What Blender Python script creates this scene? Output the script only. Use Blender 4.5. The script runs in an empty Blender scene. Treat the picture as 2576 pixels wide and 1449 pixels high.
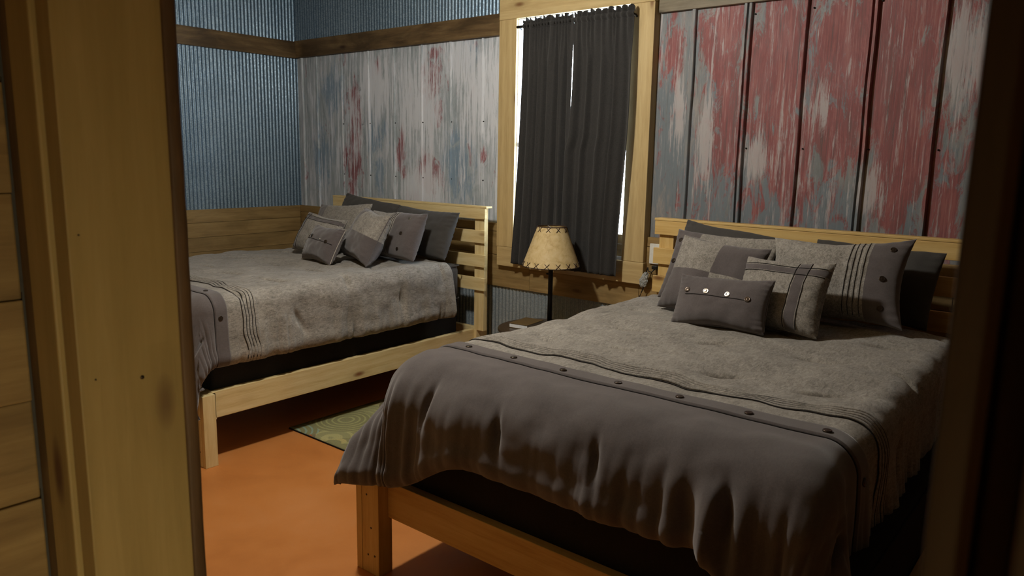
import bpy, bmesh, math, random
import numpy as np
from mathutils import Vector, Matrix, noise as mnoise
PI = math.pi
random.seed(11)
rng = np.random.default_rng(5)
scene = bpy.context.scene
COL = scene.collection

# ------------------------------------------------------------------ objects
def link(o, parent=None):
    COL.objects.link(o)
    if parent is not None:
        o.parent = parent
    return o

def tag(o, label=None, cat=None, group=None, kind=None):
    if label: o['label'] = label
    if cat: o['category'] = cat
    if group: o['group'] = group
    if kind: o['kind'] = kind
    return o

def thing(name, label, cat, group=None, kind=None):
    o = bpy.data.objects.new(name, None)
    o.empty_display_size = .1
    COL.objects.link(o)
    return tag(o, label, cat, group, kind)

def set_origin(root, loc):
    """move an empty to its base; children keep world coordinates"""
    root.location = loc
    inv = Matrix.Translation(-Vector(loc))
    for c in root.children:
        c.matrix_parent_inverse = inv
        
def mesh_obj(name, verts, faces, mats, parent=None, smooth=False, mi=None, uv=None):
    me = bpy.data.meshes.new(name)
    me.from_pydata([tuple(v) for v in verts], [], [tuple(f) for f in faces])
    if not isinstance(mats, (list, tuple)): mats = [mats]
    for m in mats: me.materials.append(m)
    if mi is not None: me.polygons.foreach_set('material_index', mi)
    if smooth: me.polygons.foreach_set('use_smooth', [True]*len(me.polygons))
    if uv is not None:
        l = me.uv_layers.new(name='UVMap')
        vi = np.zeros(len(me.loops), dtype=np.int32); me.loops.foreach_get('vertex_index', vi)
        l.data.foreach_set('uv', np.asarray(uv, dtype=np.float32)[vi].ravel())
    me.update()
    return link(bpy.data.objects.new(name, me), parent)

def bm_obj(name, bm, mats, parent=None, smooth=False):
    me = bpy.data.meshes.new(name)
    bm.to_mesh(me); bm.free()
    if not isinstance(mats, (list, tuple)): mats = [mats]
    for m in mats: me.materials.append(m)
    if smooth: me.polygons.foreach_set('use_smooth', [True]*len(me.polygons))
    return link(bpy.data.objects.new(name, me), parent)

def board_bm(lo, hi, grain, bevel=.003, bm=None, jitter=None):
    """bevelled plank with UVs running along the grain (metres)"""
    own = bm is None
    if own: bm = bmesh.new()
    uvl = bm.loops.layers.uv.verify()
    lo = Vector(lo); hi = Vector(hi)
    old = set(bm.verts)
    vs = [bm.verts.new((x, y, z)) for x in (lo.x, hi.x) for y in (lo.y, hi.y) for z in (lo.z, hi.z)]
    F = [(0,1,3,2),(4,6,7,5),(0,4,5,1),(2,3,7,6),(0,2,6,4),(1,5,7,3)]
    fs = [bm.faces.new([vs[i] for i in f]) for f in F]
    if bevel:
        es = set(e for f in fs for e in f.edges)
        bmesh.ops.bevel(bm, geom=list(es), offset=bevel, segments=2, profile=.6, affect='EDGES')
    g = 'xyz'.index(grain); a, b = [i for i in range(3) if i != g]
    ou, ov = random.uniform(0, 40), random.uniform(0, 40)
    for f in bm.faces:
        if any(v in old for v in f.verts): continue
        f.normal_update(); n = f.normal
        for l in f.loops:
            c = l.vert.co
            if abs(n[g]) > .7: uv = (c[a]*.35+ou, c[b]+ov)
            elif abs(n[b]) > abs(n[a]): uv = (c[g]+ou, c[a]+ov)
            else: uv = (c[g]+ou, c[b]+ov+3)
            l[uvl].uv = uv
    return bm

def board(name, lo, hi, grain, mat, parent=None, bevel=.003):
    return bm_obj(name, board_bm(lo, hi, grain, bevel), mat, parent)

def lathe(name, prof, mat, center, parent=None, n=32, smooth=True, cap=True):
    vs, fs = [], []
    for r, z in prof:
        for k in range(n):
            a = 2*PI*k/n
            vs.append((center[0]+r*math.cos(a), center[1]+r*math.sin(a), center[2]+z))
    for i in range(len(prof)-1):
        for k in range(n):
            k2 = (k+1) % n
            fs.append((i*n+k, i*n+k2, (i+1)*n+k2, (i+1)*n+k))
    if cap:
        fs.append(tuple(range(n))[::-1]); fs.append(tuple((len(prof)-1)*n+k for k in range(n)))
    o = mesh_obj(name, vs, fs, mat, parent, smooth)
    return o

def tube_geo(pts, r, n=8, vs=None, fs=None, closed=False):
    if vs is None: vs, fs = [], []
    base = len(vs); pts = [Vector(p) for p in pts]; N = len(pts)
    up = Vector((.13, .31, .94))
    for i, p in enumerate(pts):
        if closed: t = pts[(i+1) % N]-pts[i-1]
        else: t = pts[min(i+1, N-1)]-pts[max(i-1, 0)]
        t.normalize()
        s = t.cross(up)
        if s.length < .05: s = t.cross(Vector((1, 0, 0)))
        s.normalize(); u = s.cross(t)
        rr = r[i] if isinstance(r, (list, tuple)) else r
        for k in range(n):
            a = 2*PI*k/n
            vs.append(p+s*math.cos(a)*rr+u*math.sin(a)*rr)
    M = N if closed else N-1
    for i in range(M):
        j = (i+1) % N
        for k in range(n):
            k2 = (k+1) % n
            fs.append((base+i*n+k, base+i*n+k2, base+j*n+k2, base+j*n+k))
    if not closed:
        fs.append(tuple(base+k for k in range(n))[::-1]); fs.append(tuple(base+(N-1)*n+k for k in range(n)))
    return vs, fs

def tube(name, pts, r, mat, parent=None, n=8, closed=False):
    vs, fs = tube_geo(pts, r, n, closed=closed)
    return mesh_obj(name, vs, fs, mat, parent, True)

def lerp(a, b, t): return a+(b-a)*t
def sstep(a, b, x):
    t = np.clip((x-a)/(b-a), 0, 1); return t*t*(3-2*t)

def vnoise(P, scale, seed=0.):
    """smooth noise evaluated on an (N,3) array"""
    return np.array([mnoise.noise(Vector((p[0]*scale+seed, p[1]*scale+seed*.7, p[2]*scale-seed))) for p in P])

# ------------------------------------------------------------------ materials
class N:
    def __init__(s, name):
        m = bpy.data.materials.new(name); m.use_nodes = True
        s.m = m; s.nt = m.node_tree; s.n = s.nt.nodes; s.l = s.nt.links
        s.b = s.n['Principled BSDF']; s.out = s.n['Material Output']
    def new(s, t, **k):
        n = s.n.new(t)
        for a, v in k.items(): setattr(n, a, v)
        return n
    def put(s, v, sock):
        if hasattr(v, 'is_output') or isinstance(v, bpy.types.NodeSocket): s.l.new(v, sock)
        else: sock.default_value = v
    def uv(s): return s.new('ShaderNodeTexCoord').outputs['UV']
    def obj(s): return s.new('ShaderNodeTexCoord').outputs['Object']
    def map(s, v, scale=(1,1,1), loc=(0,0,0), rot=(0,0,0)):
        n = s.new('ShaderNodeMapping'); s.l.new(v, n.inputs[0])
        n.inputs['Scale'].default_value = scale; n.inputs['Location'].default_value = loc; n.inputs['Rotation'].default_value = rot
        return n.outputs[0]
    def noise(s, v, scale, detail=4, rough=.55, dist=0., color=False):
        n = s.new('ShaderNodeTexNoise'); s.l.new(v, n.inputs['Vector'])
        n.inputs['Scale'].default_value = scale; n.inputs['Detail'].default_value = detail
        n.inputs['Roughness'].default_value = rough; n.inputs['Distortion'].default_value = dist
        return n.outputs['Color' if color else 'Fac']
    def ramp(s, v, stops, interp='LINEAR'):
        n = s.new('ShaderNodeValToRGB'); n.color_ramp.interpolation = interp
        e = n.color_ramp.elements
        while len(e) < len(stops): e.new(.5)
        for k, (p, c) in zip(e, stops):
            k.position = p; k.color = (c, c, c, 1) if isinstance(c, (int, float)) else (*c, 1)
        s.put(v, n.inputs[0]); return n.outputs[0]
    def math(s, op, a, b=0., c=None):
        n = s.new('ShaderNodeMath', operation=op)
        s.put(a, n.inputs[0]); s.put(b, n.inputs[1])
        if c is not None: s.put(c, n.inputs[2])
        return n.outputs[0]
    def mix(s, f, a, b, mode='MIX'):
        n = s.new('ShaderNodeMix', data_type='RGBA', blend_type=mode)
        s.put(f, n.inputs[0])
        for v, k in ((a, 6), (b, 7)):
            if isinstance(v, tuple): v = (*v, 1) if len(v) == 3 else v
            s.put(v, n.inputs[k])
        return n.outputs[2]
    def bump(s, h, strength=.3, dist=.01):
        n = s.new('ShaderNodeBump'); s.l.new(h, n.inputs['Height'])
        n.inputs['Strength'].default_value = strength; n.inputs['Distance'].default_value = dist
        s.l.new(n.outputs[0], s.b.inputs['Normal']); return n
    def set(s, color=None, rough=None, metal=None, spec=None, sheen=None):
        if color is not None: s.put((*color, 1) if isinstance(color, tuple) else color, s.b.inputs['Base Color'])
        if rough is not None: s.put(rough, s.b.inputs['Roughness'])
        if metal is not None: s.put(metal, s.b.inputs['Metallic'])
        if spec is not None: s.put(spec, s.b.inputs['Specular IOR Level'])
        if sheen is not None: s.b.inputs['Sheen Weight'].default_value = sheen; s.b.inputs['Sheen Roughness'].default_value = .6
        return s

def wood(name, dark, mid, light, knot=(.12,.055,.02), blotch=0., rough=.55, knots=True, stretch=14, spec=.3):
    w = N(name); uv = w.uv()
    g = w.map(uv, (1.1, stretch, 1))
    warp = w.noise(w.map(uv, (1.5, 5, 1)), 1.6, 2)
    wv = w.new('ShaderNodeTexWave', wave_type='BANDS', bands_direction='Y')
    w.l.new(w.map(uv, (.8, 9, 1)), wv.inputs[0])
    wv.inputs['Scale'].default_value = .55; wv.inputs['Distortion'].default_value = 11; wv.inputs['Detail'].default_value = 2.5
    wv.inputs['Detail Scale'].default_value = .55
    fine = w.noise(g, 5, 8, .65, .4)
    f = w.math('ADD', w.math('MULTIPLY', fine, .68), w.math('MULTIPLY', wv.outputs['Fac'], .12))
    f = w.math('ADD', f, w.math('MULTIPLY', warp, .30))
    c = w.ramp(f, [(.3, dark), (.52, mid), (.75, light)])
    if blotch:
        bn = w.noise(w.map(uv, (2.2, 7, 1)), 1.1, 5, .6, .6)
        c = w.mix(w.ramp(bn, [(.42, 0.), (.62, blotch)]), c, tuple(x*.38 for x in dark))
    if knots:
        vo = w.new('ShaderNodeTexVoronoi', feature='F1'); w.l.new(w.map(uv, (3.0, 8.5, 1)), vo.inputs['Vector']); vo.inputs['Scale'].default_value = 1
        vo.inputs['Randomness'].default_value = 1
        sep = w.new('ShaderNodeSeparateColor'); w.l.new(vo.outputs['Color'], sep.inputs[0])
        on = w.math('GREATER_THAN', sep.outputs[0], .62)
        k = w.math('MULTIPLY', w.ramp(vo.outputs['Distance'], [(.05, 1.), (.085, .75), (.16, 0.)]), on)
        halo = w.math('MULTIPLY', w.ramp(vo.outputs['Distance'], [(.1, .45), (.33, 0.)]), on)
        c = w.mix(halo, c, tuple(x*.8 for x in dark)); c = w.mix(k, c, knot)
    w.set(c, rough, 0, spec)
    w.bump(fine, .18, .004)
    return w.m

M = {}
M['pine'] = wood('pine_boards', (.50,.35,.15), (.62,.48,.235), (.70,.58,.32), (.20,.085,.03))
M['amber_pine'] = wood('amber_pine', (.44,.27,.085), (.56,.37,.13), (.64,.46,.19), (.16,.07,.025))
M['casing_pine'] = wood('casing_pine', (.37,.265,.115), (.46,.335,.155), (.54,.41,.205), (.17,.08,.03))
M['wainscot'] = wood('reclaimed_planks', (.20,.125,.048), (.29,.19,.075), (.37,.255,.105), (.10,.045,.018), blotch=.35)
M['rail_wood'] = wood('dark_reclaimed_rail', (.095,.058,.026), (.135,.085,.038), (.20,.135,.062), (.04,.02,.01), blotch=.7)
M['grey_wood'] = wood('weathered_rail', (.12,.095,.06), (.18,.15,.10), (.24,.20,.145), (.06,.05,.03), blotch=.3)
M['jamb'] = wood('door_jamb_wood', (.31,.222,.082), (.355,.258,.098), (.40,.295,.12), (.12,.06,.03), stretch=16)
M['jamb_edge'] = wood('bark_edge_wood', (.075,.042,.019), (.115,.066,.030), (.155,.09,.042), (.05,.02,.01), blotch=.5)
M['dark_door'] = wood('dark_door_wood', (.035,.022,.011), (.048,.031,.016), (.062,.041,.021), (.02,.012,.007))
M['table_wood'] = wood('dark_table_wood', (.035,.022,.013), (.05,.032,.019), (.068,.045,.027), knots=False, rough=.35)
M['ceiling_wood'] = wood('ceiling_boards', (.12,.08,.04), (.17,.115,.055), (.21,.145,.07))

def galv(name, base, hi, rough=.42, metal=.55):
    w = N(name); ob = w.obj()
    sp = w.new('ShaderNodeTexVoronoi', feature='F1'); w.l.new(ob, sp.inputs['Vector']); sp.inputs['Scale'].default_value = 160
    sep = w.new('ShaderNodeSeparateColor'); w.l.new(sp.outputs['Color'], sep.inputs[0])
    big = w.noise(w.map(ob, (1, 1, .35)), 3.5, 4)
    st = w.noise(w.map(ob, (1, 1, .05)), 40, 3)
    f = w.math('ADD', w.math('MULTIPLY', sep.outputs[0], .42), w.math('MULTIPLY', big, .38))
    f = w.math('ADD', f, w.math('MULTIPLY', st, .2))
    c = w.ramp(f, [(.25, base), (.75, hi)])
    w.set(c, w.ramp(sep.outputs[1], [(0, rough-.08), (1, rough+.12)]), metal)
    return w.m
M['galv'] = galv('corrugated_galvanised', (.085,.14,.20), (.235,.315,.39))
M['galv_low'] = galv('dull_galvanised', (.19,.235,.265), (.33,.37,.39), .5, .4)

def blob(w, ob, lst):
    """soft elliptical stain masks (x, z, rx, rz) in metres"""
    sep = w.new('ShaderNodeSeparateXYZ'); w.l.new(ob, sep.inputs[0])
    tot = None
    for x, z, rx, rz in lst:
        dx = w.math('MULTIPLY', w.math('SUBTRACT', sep.outputs[0], x), 1/rx)
        dz = w.math('MULTIPLY', w.math('SUBTRACT', sep.outputs[2], z), 1/rz)
        d = w.math('ADD', w.math('MULTIPLY', dx, dx), w.math('MULTIPLY', dz, dz))
        e = w.math('POWER', 2.718, w.math('MULTIPLY', d, -1.))
        tot = e if tot is None else w.math('MAXIMUM', tot, e)
    return tot

def painted(name, red_blobs, blue_blobs, white_blobs, bias, reds, greys, white, seed):
    """peeling paint on old tin: ragged vertical layers of red, blue-grey metal and whitewash"""
    w = N(name); ob = w.map(w.obj(), (1, 1, 1), (seed, 0, seed*.37))
    ob0 = w.obj()
    rag = w.noise(w.map(ob, (1, 1, .34)), 14, 10, .74, .9)       # ragged medium patches
    rag2 = w.noise(w.map(ob, (1, 1, .30), (5, 2, 1)), 8, 10, .74, 1.0)
    rag3 = w.noise(w.map(ob, (1, 1, .26), (2, 7, 3)), 12, 10, .76, .8)
    st = w.noise(w.map(ob, (1, 1, .045), (1, 1, 5)), 48, 8, .72, .15)   # brushed streaks
    st2 = w.noise(w.map(ob, (1, 1, .03), (4, 1, 8)), 95, 5, .7)
    big = w.noise(w.map(ob, (1, 1, .5), (9, 4, 2)), 3.2, 5, .6, .5)
    base = w.ramp(w.math('ADD', w.math('MULTIPLY', rag2, .6), w.math('MULTIPLY', st, .4)), [(.36, greys[0]), (.46, greys[1]), (.53, greys[2]), (.62, greys[3])])
    def layer(c, blobs, bw, n, b0, soft, amount, col):
        f = w.math('ADD', w.math('MULTIPLY', n, .74), w.math('MULTIPLY', st, .26))
        f = w.math('ADD', f, w.math('MULTIPLY', w.math('SUBTRACT', big, .5), .22))
        f = w.math('ADD', f, w.math('MULTIPLY', blob(w, ob0, blobs), bw))
        return w.mix(w.ramp(f, [(b0-soft, 0.), (b0+soft, amount)]), c, col)
    c = layer(base, blue_blobs, .17, rag3, bias[0], .035, .85, greys[4])
    rc = w.ramp(w.math('ADD', w.math('MULTIPLY', rag2, .5), w.math('MULTIPLY', st2, .5)), [(.38, reds[0]), (.5, reds[1]), (.6, reds[2])])
    c = layer(c, red_blobs, .20, rag, bias[1], .03, .9, rc)
    c = layer(c, white_blobs, .15, w.math('ADD', w.math('MULTIPLY', rag3, .4), w.math('MULTIPLY', st, .6)), bias[2], .035, .85, white)
    c = w.mix(w.ramp(st2, [(.57, 0.), (.72, .4)]), c, white)
    c = w.mix(w.ramp(st2, [(.30, .6), (.42, 0.)]), c, greys[5])
    w.set(c, w.ramp(rag, [(.3, .45), (.7, .7)]), 0, .3)
    w.bump(w.math('ADD', st, st2), .3, .004)
    return w.m
M['whitewash'] = painted('whitewashed_tin',
    [(-4.12,2.12,.11,.17),(-5.02,1.53,.10,.30),(-4.14,1.45,.15,.15),(-4.1,2.32,.06,.05),(-4.05,1.9,.05,.12),(-4.3,1.22,.10,.12),(-4.72,2.25,.05,.1),(-3.6,1.6,.04,.1),(-4.45,1.6,.06,.2),(-4.98,1.95,.06,.2)],
    [(-4.72,1.75,.12,.18),(-5.45,1.55,.14,.25),(-3.86,1.5,.14,.3),(-4.7,1.45,.1,.15),(-3.75,2.3,.12,.12),(-5.3,2.1,.12,.2)],
    [(-3.82,2.24,.10,.16),(-4.25,1.9,.2,.3),(-4.2,1.3,.2,.2),(-3.6,2.0,.15,.3),(-4.7,2.1,.2,.2)],
    (.575, .605, .545), ((.17,.055,.065),(.25,.065,.075),(.33,.13,.14)),
    ((.24,.275,.295),(.34,.385,.415),(.43,.465,.505),(.52,.54,.58),(.19,.275,.365),(.13,.145,.16)), (.66,.68,.735), 0.)
M['redtin'] = painted('red_barn_tin',
    [(-1.85,2.25,.12,.25),(-1.80,1.8,.10,.3),(-1.55,2.1,.2,.4),(-1.2,2.1,.2,.4),(-1.45,1.6,.15,.3),(-.95,2.0,.2,.5),(-.9,1.6,.2,.3),(-1.0,2.3,.3,.2),(-2.14,2.2,.05,.2),(-1.2,1.75,.15,.2),(-.68,1.35,.06,.2),(-.3,1.9,.3,.5)],
    [(-1.78,1.72,.06,.2),(-2.15,1.65,.10,.4),(-1.95,1.4,.16,.2),(-1.25,1.95,.12,.2),(-1.9,1.98,.05,.1),(-1.25,1.35,.15,.12),(-1.5,1.35,.2,.12)],
    [(-1.93,1.8,.05,.25),(-2.1,1.85,.05,.2),(-1.3,1.9,.04,.15),(-1.62,1.6,.06,.1),(-1.05,1.45,.08,.12),(-.7,2.1,.1,.2)],
    (.505, .560, .570), ((.15,.065,.06),(.235,.062,.062),(.30,.105,.095)),
    ((.14,.15,.15),(.19,.20,.205),(.23,.22,.215),(.30,.275,.26),(.145,.175,.20),(.06,.06,.065)), (.40,.37,.37), 3.)
def plain(name, col, rough=.6, metal=0., spec=.3, sheen=None):
    w = N(name); n = w.noise(w.obj(), 60, 3)
    c = w.mix(n, tuple(x*.82 for x in col), tuple(min(1, x*1.15) for x in col))
    w.set(c, rough, metal, spec, sheen); return w.m

def fabric(name, lo, hi, fine=650, streak=None, bump=.25, sheen=.15, mottle=.35):
    w = N(name); ob = w.obj()
    a = w.noise(w.map(ob, streak or (1, 1, 1)), fine, 4, .7, .8)
    b = w.noise(w.map(ob, (1, .35, 1), (3, 1, 2)), fine*.33, 4, .65, 1.5)
    big = w.noise(ob, 7, 4, .6)
    f = w.math('ADD', w.math('MULTIPLY', a, .45), w.math('MULTIPLY', b, .55))
    f = w.math('ADD', f, w.math('MULTIPLY', w.math('SUBTRACT', big, .5), mottle))
    c = w.ramp(f, [(.33, lo), (.66, hi)])
    w.set(c, .92, 0, .1, sheen); w.bump(f, bump, .003); return w.m
M['taupe'] = fabric('taupe_woven', (.095,.084,.073), (.355,.328,.29), 210, mottle=.25, bump=.35)
M['brown'] = fabric('dark_brown_suede', (.070,.058,.058), (.104,.088,.087), 400, sheen=.3, mottle=.5, bump=.12)
M['charcoal'] = fabric('charcoal_cotton', (.042,.039,.036), (.058,.054,.050), 800, sheen=.1, bump=.1)
M['black_cloth'] = fabric('black_boxspring_cloth', (.018,.017,.017), (.028,.026,.025), 600, sheen=0.)
M['blackline'] = plain('black_thread', (.014,.012,.012), .8)  # pillow and placket stitching, also the shade lines drawn at the comforter tucks
M['paleseam'] = plain('pale_piping', (.34,.31,.27), .8)
M['curtain'] = fabric('dark_curtain_cloth', (.022,.0215,.021), (.042,.040,.039), 380, (1, 1, .12), sheen=.1, bump=.2, mottle=.15)
M['black_metal'] = plain('black_metal', (.018,.017,.016), .45, .4)
M['bronze'] = plain('dark_bronze', (.09,.07,.055), .3, .85)
M['silver'] = plain('silver_button', (.55,.53,.50), .22, .9)
M['white_plastic'] = plain('white_plastic', (.68,.68,.64), .4)
M['vinyl'] = plain('window_vinyl', (.62,.63,.64), .45)
M['paper'] = plain('book_pages', (.72,.74,.76), .7)
M['cover'] = plain('brown_leather_cover', (.13,.085,.035), .5)
M['backing'] = plain('backing_board', (.10,.085,.07), .9)
M['bulb_glass'] = plain('bulb_glass', (.75,.75,.72), .25)
M['lace'] = plain('leather_lacing', (.05,.03,.022), .7)

w = N('parchment'); ob = w.obj()
c = w.ramp(w.noise(ob, 26, 5, .6, .6), [(.3, (.44,.31,.13)), (.5, (.58,.44,.22)), (.7, (.64,.51,.29))])
w.set(c, .6, 0, .25); w.b.inputs['Subsurface Weight'].default_value = 0.
M['parchment'] = w.m

w = N('stained_concrete'); ob = w.obj()
n1 = w.noise(ob, 2.3, 6, .6, .4); n2 = w.noise(ob, 220, 3)
c = w.ramp(n1, [(.3, (.44,.155,.037)), (.5, (.53,.20,.05)), (.72, (.58,.24,.075))])
c = w.mix(w.ramp(w.noise(ob, 24, 4, .7), [(.72, 0.), (.78, .5)]), c, (.55,.32,.19))
c = w.mix(w.math('MULTIPLY', n2, .12), c, (.25,.07,.02))
w.set(c, w.ramp(n1, [(.3, .38), (.7, .55)]), 0, .3); w.bump(n2, .05, .002)
M['floor'] = w.m

w = N('patterned_rug'); ob = w.obj()
vo = w.new('ShaderNodeTexVoronoi', feature='F1'); w.l.new(w.map(ob, (1, 1, 0)), vo.inputs['Vector']); vo.inputs['Scale'].default_value = 3.4
dist = w.math('ADD', vo.outputs['Distance'], w.math('MULTIPLY', w.noise(ob, 25, 3), .03))
ring = w.math('SINE', w.math('MULTIPLY', dist, 62))
sepc = w.new('ShaderNodeSeparateColor'); w.l.new(vo.outputs['Color'], sepc.inputs[0])
c1 = w.ramp(sepc.outputs[0], [(.0, (.46,.45,.20)), (.35, (.52,.48,.22)), (.70, (.33,.44,.34)), (.80, (.55,.47,.20)), (.9, (.55,.16,.05))], 'CONSTANT')
c2 = w.ramp(sepc.outputs[1], [(.0, (.30,.29,.14)), (.5, (.38,.37,.18)), (.8, (.26,.22,.13))], 'CONSTANT')
c = w.mix(w.ramp(ring, [(.35, 0.), (.65, 1.)]), c2, c1)
tuft = w.noise(ob, 330, 3)
c = w.mix(w.ramp(tuft, [(.35, .55), (.6, 0.)]), c, (.07,.06,.035))
w.set(c, .95, 0, .05); w.bump(tuft, .6, .006)
M['rug'] = w.m

w = N('window_glass')
tr = w.new('ShaderNodeBsdfTransparent'); gl = w.new('ShaderNodeBsdfGlossy'); gl.inputs['Roughness'].default_value = .02
mx = w.new('ShaderNodeMixShader'); mx.inputs[0].default_value = .06
w.l.new(tr.outputs[0], mx.inputs[1]); w.l.new(gl.outputs[0], mx.inputs[2]); w.l.new(mx.outputs[0], w.out.inputs[0])
M['glass'] = w.m

w = N('clear_crinkled_plastic')
w.set((.62,.65,.64), .18, 0, .8); w.b.inputs['Transmission Weight'].default_value = .45
w.bump(w.noise(w.obj(), 60, 4, .7, .6), .8, .01)
M['plastic'] = w.m

w = N('lit_bulb')
w.set((.9,.9,.88), .4); w.b.inputs['Emission Color'].default_value = (1., .97, .88, 1); w.b.inputs['Emission Strength'].default_value = LAMP = 480.
M['lit'] = w.m
w = N('lit_warm_bulb')  # glow of the added hall lamp
w.set((.9,.88,.8), .4); w.b.inputs['Emission Color'].default_value = (1., .90, .58, 1); w.b.inputs['Emission Strength'].default_value = 950.
M['lit_warm'] = w.m

# ------------------------------------------------------------------ layout constants
XL = -5.752          # plank / rail surface on the left wall
YB = 4.03            # plank / rail surface on the back wall
YM = 4.055           # tin surface on the back wall
XM = -5.777
XR = 2.2             # right wall
YF0, YF1 = .343, .485   # partition between the hall and the bedroom
ZC = 3.05            # ceiling
WX0, WX1, WZ0, WZ1 = -3.266, -2.402, .975, 2.478   # window opening

def box_geo(lo, hi, vs, fs):
    b = len(vs)
    for x in (lo[0], hi[0]):
        for y in (lo[1], hi[1]):
            for z in (lo[2], hi[2]): vs.append((x, y, z))
    fs += [tuple(b+i for i in f) for f in ((0,1,3,2),(4,6,7,5),(0,4,5,1),(2,3,7,6),(0,2,6,4),(1,5,7,3))]

def boxes(name, lst, mat, parent=None):
    vs, fs = [], []
    for lo, hi in lst: box_geo(lo, hi, vs, fs)
    return mesh_obj(name, vs, fs, mat, parent)

# ---- floor, ceiling, shell
HX0, HX1, HY0 = -1.125, 1.35, -2.6
tag(boxes('floor', [((XM-.1, HY0-.1, -.1), (2.4, YM+.2, 0))], M['floor']), kind='structure')
ceil = tag(boxes('ceiling', [((XM-.1, HY0-.1, ZC+.03), (2.4, YM+.2, ZC+.13))], M['backing']), kind='structure')
vs_x = np.arange(XM-.05, 2.2, .24)
for x in vs_x:
    board('ceiling_board', (x, YF1-.1, ZC), (x+.237, YM+.05, ZC+.025), 'y', M['ceiling_wood'], ceil, 0)
board('ceiling_board', (HX0, HY0, ZC), (HX1, YF0, ZC+.025), 'y', M['ceiling_wood'], ceil, 0)

def corrugated(name, axis, a0, a1, z0, z1, surf, mat, parent, sign, pitch=.032, amp=.0042, seg=8):
    n = int((a1-a0)/pitch*seg)+1
    vs, fs = [], []
    for i in range(n+1):
        a = min(a0+i*pitch/seg, a1)
        d = amp*math.cos(2*PI*a/pitch)*sign
        for z in (z0, z1):
            vs.append((a, surf+d, z) if axis == 'x' else (surf+d, a, z))
    for i in range(n):
        fs.append((2*i, 2*i+2, 2*i+3, 2*i+1))
    return mesh_obj(name, vs, fs, mat, parent, True)

# ---- back wall
wb = tag(boxes('wall_back', [((XM-.1, YM+.03, -.02), (WX0-.02, YM+.16, ZC+.03)), ((WX1+.02, YM+.03, -.02), (XR+.1, YM+.16, ZC+.03)),
    ((WX0-.02, YM+.03, -.02), (WX1+.02, YM+.16, WZ0-.02)), ((WX0-.02, YM+.03, WZ1+.02), (WX1+.02, YM+.16, ZC+.03))], M['backing']), kind='structure')
corrugated('corrugated_sheet', 'x', XM, -3.36, 2.52, ZC, YM-.006, M['galv'], wb, -1)
corrugated('corrugated_sheet', 'x', -2.3, XR, 2.52, ZC, YM-.006, M['galv'], wb, -1)
corrugated('corrugated_sheet', 'x', XM, XR, 0, .70, YM-.006, M['galv_low'], wb, -1)

def ribbed(name, x0, x1, z0, z1, ribs, mat, parent, seed):
    """flat tin sheet with raised ribs and a torn lower edge; ribs: (centre, half width, height, double)"""
    rnd = random.Random(seed)
    prof = [(x0, 0.)]
    for cx, hw, h, dbl in ribs:
        if cx-hw-.012 < x0 or cx+hw+.012 > x1: continue
        prof += [(cx-hw-.004, 0.), (cx-hw, h*.8), (cx-hw+.003, h)]
        if dbl: prof += [(cx-hw+.016, h), (cx-hw+.019, h*.35), (cx-hw+.025, h*.35), (cx-hw+.028, h*.9)]
        prof += [(cx+hw-.003, h), (cx+hw, h*.8), (cx+hw+.004, 0.)]
    prof.append((x1, 0.))
    full = []
    for (xa, da), (xb, db) in zip(prof, prof[1:]):
        k = max(1, int((xb-xa)/.02))
        for i in range(k): full.append((lerp(xa, xb, i/k), lerp(da, db, i/k)))
    full.append(prof[-1])
    zs = list(np.linspace(z0, z1, 34))
    vs, fs = [], []
    for i, (x, d) in enumerate(full):
        e = mnoise.noise(Vector((x*9, seed, 0)))*.007+rnd.uniform(-.003, .003)
        for j, z in enumerate(zs):
            zz = z+(e if j in (0, len(zs)-1) else 0)
            dd = d+.003*mnoise.noise(Vector((x*5, z*2.2, seed)))+(.0015*mnoise.noise(Vector((x*20, z*6, seed))))
            xx = x + (.006*mnoise.noise(Vector((round(x/.16)*3.1, z*2.5, seed+4))) if d > 0 else 0)
            vs.append((xx, YM-dd, zz))
    m = len(zs)
    for i in range(len(full)-1):
        for j in range(m-1):
            fs.append((i*m+j, (i+1)*m+j, (i+1)*m+j+1, i*m+j+1))
    return mesh_obj(name, vs, fs, mat, parent)
lr = [(-5.497,.008,.011,False),(-5.161,.007,.009,False),(-4.828,.008,.011,False),(-4.526,.007,.010,False),(-4.221,.008,.010,False),(-3.923,.011,.012,False),(-3.612,.008,.012,False),(-5.70,.012,.014,False)]
ribbed('painted_tin_sheet', XM, -3.36, 1.122, 2.41, lr, M['whitewash'], wb, 3.1)
rr = [(-2.03,.011,.022,False),(-1.716,.022,.024,True),(-1.411,.011,.022,False),(-1.089,.022,.024,True),(-.782,.012,.024,False),(-.46,.022,.024,True),(-.14,.011,.022,False),(.18,.022,.024,True)]
ribbed('painted_tin_sheet', -2.262, XR, 1.125, 2.43, rr, M['redtin'], wb, 8.7)
# nail heads on the tin
def nails(name, pts, mat, parent, r=.005):
    for x, z in pts:
        vs, fs = [], []
        tube_geo([(x, YM-.006, z), (x, YM+.002, z)], r, 8, vs, fs)
        mesh_obj(name, vs, fs, mat, parent, True)
nails('nail_head', [(c+.012, z) for c in (-5.161,-4.828,-4.526,-4.221,-3.923,-3.612) for z in (1.42, 1.83)], M['black_metal'], wb, .0045)
nails('nail_head', [(c+.035, z) for c in (-1.716,-1.411,-1.089,-.782) for z in (1.66, 2.36)], M['black_metal'], wb, .0045)

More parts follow.
